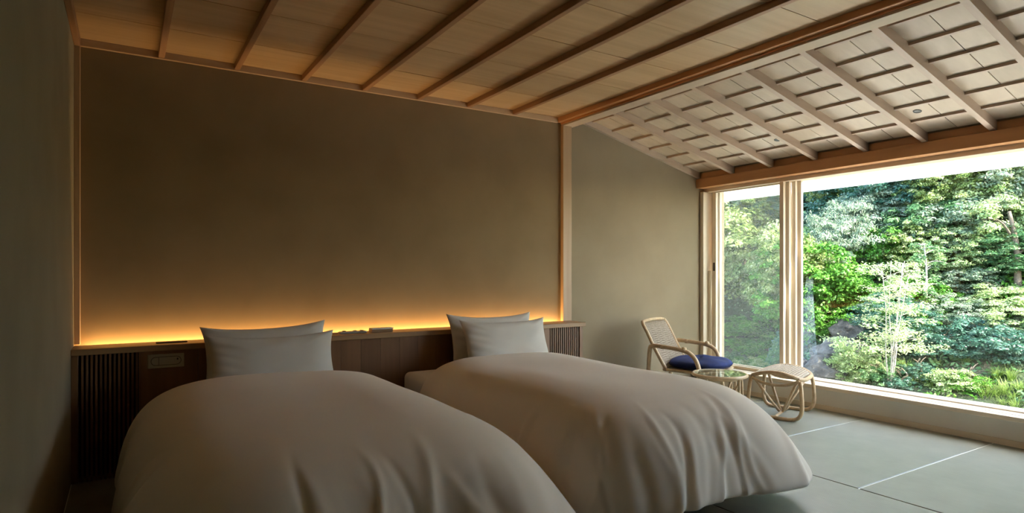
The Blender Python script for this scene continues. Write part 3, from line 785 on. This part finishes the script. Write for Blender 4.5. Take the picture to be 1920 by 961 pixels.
def spot(px, py):
    """rough place word for a label"""
    return ''
G = 'trees on the hillside beyond the window'
T_ = [
 # px, py, X, r, crown, mat, name, label, zscale
 (1395, 480, 10.5, 1.25, 'broad', 'leaf_yellow', 'broadleaf_tree', 'large yellow-green leafy tree filling the narrow left window pane', .95),
 (1492, 520, 10.2, .95, 'broad2', 'leaf_yellow', 'broadleaf_tree', 'yellow-green leafy tree seen on both sides of the window post', 1.15),
 (1385, 390, 13.5, 1.3, 'broad2', 'leaf_yellow', 'broadleaf_tree', 'pale yellow-green tree high up at the top of the left pane', .8),
 (1450, 385, 13.0, 1.1, 'fine', 'leaf_mid', 'broadleaf_tree', 'mid-green fine-leaved tree at the top of the left pane beside the post', .9),
 (1535, 375, 16.5, 1.5, 'fine', 'leaf_blue', 'evergreen_tree', 'dark blue-green tree just right of the post under the eave', .8),
 (1600, 350, 17.5, 1.5, 'broad2', 'leaf_blue', 'evergreen_tree', 'dark blue-green tree above the silvery one', .8),
 (1590, 460, 14.0, 1.05, 'narrow', 'leaf_silver', 'silver_leaved_tree', 'silvery grey-green tree with narrow drooping leaves left of centre of the big pane', 1.15),
 (1640, 400, 15.5, 1.1, 'narrow', 'leaf_silver', 'silver_leaved_tree', 'smaller silvery tree up behind the first silvery tree', .8),
 (1668, 470, 14.0, .75, 'shrub', 'leaf_vivid', 'bright_green_tree', 'vivid green bush-like tree at the middle of the big pane', 1.1),
 (1700, 350, 16.5, 1.4, 'blob', 'leaf_blue', 'evergreen_tree', 'dark green tree at the upper middle just under the eave', .8),
 (1770, 345, 15.5, 1.0, 'broad2', 'leaf_yellow', 'broadleaf_tree', 'yellowish green tree under the eave right of the dark one', .9),
 (1835, 355, 14.0, 1.0, 'blob', 'leaf_light', 'light_green_tree', 'light yellow-green tree at the upper right under the eave', .9),
 (1905, 345, 13.5, 1.2, 'broad2', 'leaf_silver', 'broadleaf_tree', 'pale green tree at the top right corner of the view', .9),
 (1740, 420, 14.0, 1.0, 'blob', 'leaf_mid', 'broadleaf_tree', 'mid-green tree above the thin-trunked young tree', .8),
 (1800, 430, 13.0, .95, 'blob', 'leaf_silver', 'broadleaf_tree', 'pale grey-green bushy tree in the sunny upper right', .8),
 (1870, 420, 12.5, .95, 'broad', 'leaf_light', 'light_green_tree', 'light green tree right of the pale bushy tree, lower than the eave trees', .9),
 (1775, 480, 12.6, .75, 'fine', 'leaf_light', 'light_green_tree', 'light green loose tree right of the thin trunk', .9),
 (1570, 545, 16.0, 1.0, 'blob', 'leaf_vivid', 'shrub', 'bright green shrub growing on the rock right of the waterfall', .8),
 (1620, 560, 15.6, 1.0, 'blob', 'leaf_vivid', 'shrub', 'bright green shrub behind the airy pale maple', .7),
 (1530, 470, 17.2, 1.2, 'blob', 'leaf_mid', 'shrub', 'shaded green shrub at the head of the waterfall', .7),
 (1560, 610, 15.4, .7, 'shrub', 'leaf_vivid', 'shrub', 'small green shrub low on the rock right of the waterfall', .7),
 (1400, 620, 12.4, 1.1, 'shrub', 'leaf_vivid', 'shrub', 'bright green low shrub at the bottom of the left pane', .6),
 (1440, 660, 11.6, .8, 'shrub', 'leaf_vivid', 'shrub', 'dark green shrub at the foot of the left pane by the post', .6),
 (1365, 680, 11.6, .8, 'shrub', 'leaf_mid', 'shrub', 'green shrub behind the armchair at the foot of the left pane', .6),
 (1690, 600, 13.2, .8, 'blob', 'leaf_vivid', 'shrub', 'deep green shrub behind the right side of the airy maple', .7),
 (1725, 555, 13.0, .7, 'blob', 'leaf_vivid', 'shrub', 'green shrub left of the thin trunk', .8),
 (1605, 690, 9.6, .50, 'narrow', 'leaf_light', 'shrub', 'light green arching shrub low beside the airy maple', .7),
 (1645, 705, 9.2, .36, 'shrub', 'leaf_mid', 'shrub', 'leafy green shrub at the foot of the airy maple', .8),
 (1590, 715, 9.5, .34, 'shrub', 'leaf_light', 'shrub', 'pale green shrub right above the sill near the footstool', .7),
 (1800, 590, 11.2, .62, 'fine', 'leaf_silver', 'shrub', 'silvery shrub on the sunny slope, upper one', .7),
 (1835, 625, 10.8, .58, 'shrub', 'leaf_blue', 'shrub', 'blue-green shrub in the middle of the sunny slope', .7),
 (1770, 650, 10.4, .52, 'blob', 'leaf_blue', 'shrub', 'blue-green shrub left on the slope above the pale leafy one', .6),
 (1885, 650, 10.2, .55, 'shrub', 'leaf_blue', 'shrub', 'blue-green shrub near the right edge, halfway down the slope', .7),
 (1880, 560, 11.4, .60, 'blob', 'leaf_light', 'shrub', 'pale yellow-green shrub at the right, above the blue-green ones', .6),
 (1915, 600, 11.0, .60, 'broad', 'leaf_light', 'shrub', 'pale yellow-green shrub at the far right edge', .6),
 (1785, 715, 9.4, .36, 'shrub', 'leaf_light', 'shrub', 'pale large-leaved shrub low in front of the slope', .8),
 (1822, 722, 9.3, .30, 'shrub', 'leaf_vivid', 'shrub', 'bright green large-leaved shrub next to the pale one above the sill', .8),
 (1725, 700, 9.6, .28, 'fine', 'leaf_blue', 'shrub', 'small blue-green shrub just above the sill', .8),
 (1690, 722, 9.2, .26, 'shrub', 'leaf_blue', 'shrub', 'small dark green shrub touching the sill line, left of the grass', .8),
 (1820, 530, 12.0, .60, 'blob', 'leaf_silver', 'shrub', 'grey-green shrub in the sun below the light green trees', .6),
 (1905, 480, 12.5, .8, 'broad2', 'leaf_mid', 'broadleaf_tree', 'mid-green tree at the right edge above the thick trunk', .7),
 (1720, 395, 15.0, .9, 'fine', 'leaf_silver', 'broadleaf_tree', 'pinkish pale fine-leaved tree below the dark eave tree', .7),
]
for i, (px, py, X, r, cr_, mt, nm, lab, zs) in enumerate(T_):
    tree(px, py, X, r, cr_, mt, nm, lab, G if nm != 'shrub' else 'shrubs on the hillside', zs, cat='tree' if 'shrub' not in nm else 'shrub')
# fill behind, above the roof line and outside the view: the wooded hill goes on
r_ = random.Random(5)
fill = []; used_lab = {}
def try_fill(n, xr, yr, rr, wh):
    for _ in range(n*12):
        x, y, r = r_.uniform(*xr), r_.uniform(*yr), r_.uniform(*rr)
        if wh == 'in' and y > 7.8 and x < hx0(y)+2.2: continue
        if all((x-q[0])**2+(y-q[1])**2 > (.62*(r+q[2]))**2 for q in fill):
            fill.append((x, y, r, wh)); n -= 1
            if n <= 0: break
try_fill(46, (9.6, 18), (4.0, 19), (.55, 1.15), 'in')
try_fill(10, (12, 18), (-3, 2.8), (1.0, 1.5), 'out')
for x, y, r, wh in fill:
    mt = r_.choice(('leaf_mid', 'leaf_blue', 'leaf_vivid', 'leaf_silver', 'leaf_yellow'))
    hz = hill(x, y); dd = x*math.sin(YAW)+y*math.cos(YAW)
    px = CX+F*(x*math.cos(YAW)-y*math.sin(YAW))/dd; py = HOR-F*(hz+r*.6-CAMZ)/dd
    if wh == 'in' and not (1310 < px < 1990): continue
    colw = {'leaf_mid': 'mid-green', 'leaf_blue': 'dark blue-green', 'leaf_vivid': 'vivid green', 'leaf_silver': 'silvery green', 'leaf_yellow': 'yellow-green'}[mt]
    colm = ['in the left half of the narrow pane', 'in the right half of the narrow pane', 'just right of the window post', 'above the waterfall rocks', 'above the airy maple', 'over the thin-trunked young tree', 'in the right third of the big pane', 'at the right edge of the view'][sum(px > q for q in (1405, 1480, 1540, 1620, 1700, 1770, 1860))]
    row = ['hidden behind the eave', 'close under the eave', 'in the upper part', 'at mid height', 'low on the slope'][sum(py > q for q in (300, 380, 470, 560))]
    lab = '%s bushy tree %s, %s' % (colw, colm, row)
    n_ = used_lab.get(lab, 0); used_lab[lab] = n_+1
    if n_: lab = ('farther ' if n_ == 1 else 'smallest ')+lab
    t = empty('forest_tree', (x, y, hz), label=lab if wh == 'in' else 'leafy tree of the wooded hillside beyond the right edge of the view',
              cat='tree', group='forest trees filling the hillside' if wh == 'in' else 'forest trees outside the view')
    f = link('foliage', leaf_variant(r_.choice(('broad', 'broad2', 'blob', 'fine')), mt), None, t, kind='stuff')
    f.location = (0, 0, r*.75); f.scale = (r, r, r*r_.uniform(.75, 1)); f.rotation_euler = (0, 0, r_.uniform(0, 6.28))

# leaf litter, ferns and ivy covering the slope: nobody could count them
rg = np.random.default_rng(31)
n = 150000
X_ = rg.uniform(8.2, 18.5, n); Y_ = rg.uniform(1.5, 18, n)
keep = (Y_/X_ > .25) & (Y_/X_ < .95); X_, Y_ = X_[keep], Y_[keep]
dens = vnoise(X_*.45, Y_*.45, 3)+.5*vnoise(X_*1.2, Y_*1.2, 4); dens2 = vnoise(X_*.28, Y_*.28, 9)
keep = dens+.75+rg.normal(size=len(X_))*.25+.9*(Y_ > 6.5) > .45; X_, Y_, dens, dens2 = X_[keep], Y_[keep], dens[keep], dens2[keep]
Zh = np.array([hill(a, b) for a, b in zip(X_, Y_)])
hh = np.clip(.10+.16*(dens+.4), .04, .5)*rg.uniform(.1, 1, len(X_))
C = np.stack([X_, Y_, Zh+hh], -1)
N = rg.normal(size=(len(X_), 3))*.5+np.array([-.55, -.2, .8]); N /= np.linalg.norm(N, axis=1, keepdims=True)
for k, (mt, sel) in enumerate((('leaf_vivid', dens2 > .25), ('leaf_mid', (dens2 <= .25) & (dens2 > -.35)), ('leaf_blue', dens2 <= -.35))):
    V, Fc, tn = leaves(C[sel], N[sel], .075, .5, rg, np.clip(.45+.3*dens[sel]+rg.normal(size=sel.sum())*.2, 0, 1), .1)
    link('undergrowth', foliage_mesh('undergrowth', V, Fc, tn), M[mt], None, kind='stuff').parent = hl

# airy maple with pale stems
def airy(name, base, H, R, seed, label, stems=5, tiers=46, mat='leaf_light', leaf=.05, stem_r=.018):
    r = random.Random(seed); rg = np.random.default_rng(seed)
    t = empty(name, base, label=label, cat='tree'); Vs = []; Fs = []; Ts = []; off = 0
    st_ = []
    for k in range(stems):
        a = r.uniform(0, 6.28); rr_ = R*r.uniform(.25, .6)
        P = [Vector((0, 0, -.1)), Vector((math.cos(a)*rr_*.35, math.sin(a)*rr_*.35, H*.3)), Vector((math.cos(a+.3)*rr_*.6, math.sin(a+.3)*rr_*.6, H*.62)), Vector((math.cos(a+.2)*rr_, math.sin(a+.2)*rr_, H*r.uniform(.85, 1.0)))]
        MB().tube(P, (stem_r, stem_r*.35), 6, 4).build('stem', M['bark'], t, smooth=True); st_.append(P)
    br = MB()
    for k in range(tiers):
        P = r.choice(st_); h = r.uniform(.32, 1.0); i = min(int(h*3), 2); f_ = h*3-i; b0 = P[i].lerp(P[i+1], min(f_, 1))
        a = r.uniform(0, 6.28); L = R*r.uniform(.35, .95)*(1.15-.45*h)
        e = b0+Vector((math.cos(a)*L, math.sin(a)*L, L*r.uniform(.02, .28)))
        br.tube([b0, (b0+e)/2+Vector((0, 0, .03)), e], (stem_r*.38, stem_r*.12), 4, 3)
        for q in range(3):
            c = b0.lerp(e, (.55, .8, 1.0)[q])+Vector((r.uniform(-.06, .06), r.uniform(-.06, .06), .01)); n = int(32*(.6+.4*q/2))
            pr = R*.15*r.uniform(.6, 1.3)
            aa = rg.uniform(0, 6.28, n); rad = pr*np.sqrt(rg.uniform(0, 1, n))
            C = np.stack([c.x+np.cos(aa)*rad, c.y+np.sin(aa)*rad, c.z+rg.normal(size=n)*.022-rad*.12], -1)
            N = rg.normal(size=(n, 3))*.35+np.array([-.15, -.25, 1]); N /= np.linalg.norm(N, axis=1, keepdims=True)
            V, Fc, tn = leaves(C, N, leaf, .45, rg, np.clip(.50+rg.normal(size=n)*.22, 0, 1))
            Vs.append(V); Fs.append(Fc+off); Ts.append(tn); off += len(V)
    br.build('branches', M['bark'], t, smooth=True, kind='stuff')
    link('foliage', foliage_mesh('foliage', np.vstack(Vs), np.vstack(Fs), np.concatenate(Ts)), M[mat], t, kind='stuff')
    return t
c = sight(1668, 735); airy('maple_tree', (c.x, c.y, c.z), 1.85, .60, 5, 'airy young maple with thin white stems and flat pale leaf layers', 5, 70, stem_r=.011, leaf=.042)
c = sight(1741, 612); airy('young_tree', (c.x, c.y, c.z), 1.45, .36, 9, 'young tree with one thin pale trunk right of the airy maple', 1, 22, mat='leaf_mid', stem_r=.024)
c = sight(1600, 712); airy('spreading_shrub', (c.x, c.y, c.z), .62, .55, 12, 'low spreading pale-leaved shrub with arching branches near the waterfall foot', 4, 34)
# thick trunk at right edge
c = sight(1910, 560); t = empty('bare_tree_trunk', (c.x, c.y, c.z), label='thick grey tree trunk at the right edge of the view', cat='tree')
link('trunk', trunk_mesh(77, 1.3, .055, 4, .4, (.1, .15)), M['bark_dark'], t)
# grass clumps
def clump(seed, n=90, L=.34):
    r = np.random.default_rng(seed); V = []; Fc = []; tn = []
    for k in range(n):
        a = r.uniform(0, 6.28); l = L*r.uniform(.6, 1.15); lean = r.uniform(.25, .95); w_ = .006
        base = np.array([r.normal()*.03, r.normal()*.03, 0]); d = np.array([math.cos(a), math.sin(a), 0]); sd_ = np.array([-d[1], d[0], 0])*w_
        b0 = len(V)
        for j, s_ in enumerate((0, .4, .75, 1.0)):
            p = base+d*l*lean*s_**1.4+np.array([0, 0, l*(s_-.55*lean*s_**2.4)])
            ww = (1-s_*.8); V += [p-sd_*ww, p+sd_*ww]; q = min(max(.4+.3*s_+r.normal()*.15, 0), 1); tn += [q, q]
        for j in range(3): Fc.append((b0+2*j, b0+2*j+1, b0+2*j+3, b0+2*j+2))
    return foliage_mesh('blades', np.array(V), np.array(Fc), tn)
CL = [clump(k) for k in range(3)]
for m_ in CL: m_.materials.append(M['grass'])
gs = [(1700, 700), (1712, 725), (1735, 722), (1722, 660), (1748, 738), (1765, 742), (1830, 745), (1850, 738), (1868, 748), (1885, 742), (1900, 752), (1912, 740), (1870, 715), (1895, 712), (1810, 690), (1790, 680), (1760, 690), (1740, 640), (1905, 765), (1880, 765), (1850, 757), (1755, 610), (1700, 650), (1812, 738), (1790, 745)]
ORD = 'first second third fourth fifth sixth seventh eighth ninth tenth eleventh twelfth thirteenth fourteenth fifteenth sixteenth seventeenth eighteenth nineteenth twentieth twenty-first twenty-second twenty-third twenty-fourth twenty-fifth'.split()
gs.sort()
for i, (px, py) in enumerate(gs):
    c = sight(px, py)
    o = link('grass_clump', CL[i % 3], None, None, label='arching grass tuft on the slope, %s from the left' % ORD[i], cat='grass', group='grass tufts on the slope')
    o.location = (c.x, c.y, hill(c.x, c.y)-.02); o.scale = [random.uniform(.6, 1.0)]*3; o.rotation_euler = (0, 0, random.uniform(0, 6.28))
bx('bounce_slab', 5.62, 7.75, -9, 12, -.55, -.40, noisy('pale_bounce_slab', (.74, .70, .63), (.82, .78, .71), 3), None, **st)  # unseen pale slab added to bounce sunlight up to the ceilings
# rocks and waterfall
def rock(loc, s, seed, label):
    bm = bmesh.new(); bmesh.ops.create_icosphere(bm, subdivisions=3, radius=1)
    r = random.Random(seed); o3 = [Vector((r.uniform(-9, 9), r.uniform(-9, 9), r.uniform(-9, 9))) for _ in range(2)]
    from mathutils import noise
    for v in bm.verts:
        n_ = noise.noise(v.co*1.3+o3[0])*.45+noise.noise(v.co*3+o3[1])*.15
        v.co = v.co*(1+n_); v.co = Vector((v.co.x*s[0], v.co.y*s[1], v.co.z*s[2]))
    me = bpy.data.meshes.new('rock'); bm.to_mesh(me); bm.free()
    o = link('rock', me, M['rock'], None, label=label, cat='rock', group='rocks by the waterfall'); o.location = loc; return o
for i, (px, py, X, s, lab) in enumerate((
  (1500, 700, 14.0, (.8, .9, .7), 'grey rock at the waterfall foot beside the post'),
  (1545, 700, 13.2, (.9, .9, .7), 'large grey boulder at the waterfall foot right of the water'),
  (1525, 610, 16.0, (.9, 1.2, 1.0), 'dark wet rock behind the falling water'),
  (1575, 660, 13.8, (.9, 1.0, .6), 'grey boulder left of the airy maple'),
  (1600, 625, 15.4, (.8, 1.0, .7), 'grey rock shelf behind the airy maple'),
  (1548, 500, 17.0, (.7, .8, .6), 'dark rock at the lip of the waterfall'))):
    rock(sight(px, py, .15), tuple(q*.36 for q in s), i+3, lab)
m, nt_, b = newmat('falling_water'); N_ = nt_.nodes; N_.remove(b)
tr = N_.new('ShaderNodeBsdfTransparent'); df = N_.new('ShaderNodeBsdfTranslucent'); df.inputs[0].default_value = (.5, .62, .70, 1)
d2 = N_.new('ShaderNodeBsdfDiffuse'); d2.inputs[0].default_value = (.42, .52, .58, 1); ms = N_.new('ShaderNodeMixShader'); ms.inputs[0].default_value = .5
nt_.links.new(df.outputs[0], ms.inputs[1]); nt_.links.new(d2.outputs[0], ms.inputs[2])
tc = N_.new('ShaderNodeTexCoord'); mp = N_.new('ShaderNodeMapping'); mp.inputs['Scale'].default_value = (24, 24, .9); nn = N_.new('ShaderNodeTexNoise'); nn.inputs['Detail'].default_value = 5
nt_.links.new(tc.outputs['Object'], mp.inputs[0]); nt_.links.new(mp.outputs[0], nn.inputs[0])
rr = ramp(nt_, [(.02, .02, .02), (.42, .42, .42)], [.38, .72]); nt_.links.new(nn.outputs[0], rr.inputs[0])
mx = N_.new('ShaderNodeMixShader'); nt_.links.new(rr.outputs[0], mx.inputs[0]); nt_.links.new(tr.outputs[0], mx.inputs[1]); nt_.links.new(ms.outputs[0], mx.inputs[2])
nt_.links.new(mx.outputs[0], N_['Material Output'].inputs[0])
g_ = sight(1512, 690); b_ = at(1512, 705, X=g_.x-.35); a_ = at(1520, 520, X=g_.x+.5)
mbw = MB(); n = 12
for j in range(n+1):
    t_ = j/n; z = a_.z+(b_.z-a_.z)*t_; x = a_.x+(b_.x-a_.x)*t_**.5; wdt = .10+.30*t_
    cy_ = a_.y+(b_.y-a_.y)*t_**.5
    mbw.V += [(x, cy_+wdt/2, z), (x-.12, cy_, z), (x, cy_-wdt/2, z)]
for j in range(n):
    for k in range(2): mbw.F.append((3*j+k, 3*j+k+1, 3*j+k+4, 3*j+k+3))
mbw.build('waterfall', m, None, smooth=True, label='thin white waterfall dropping beside the window post', cat='waterfall')
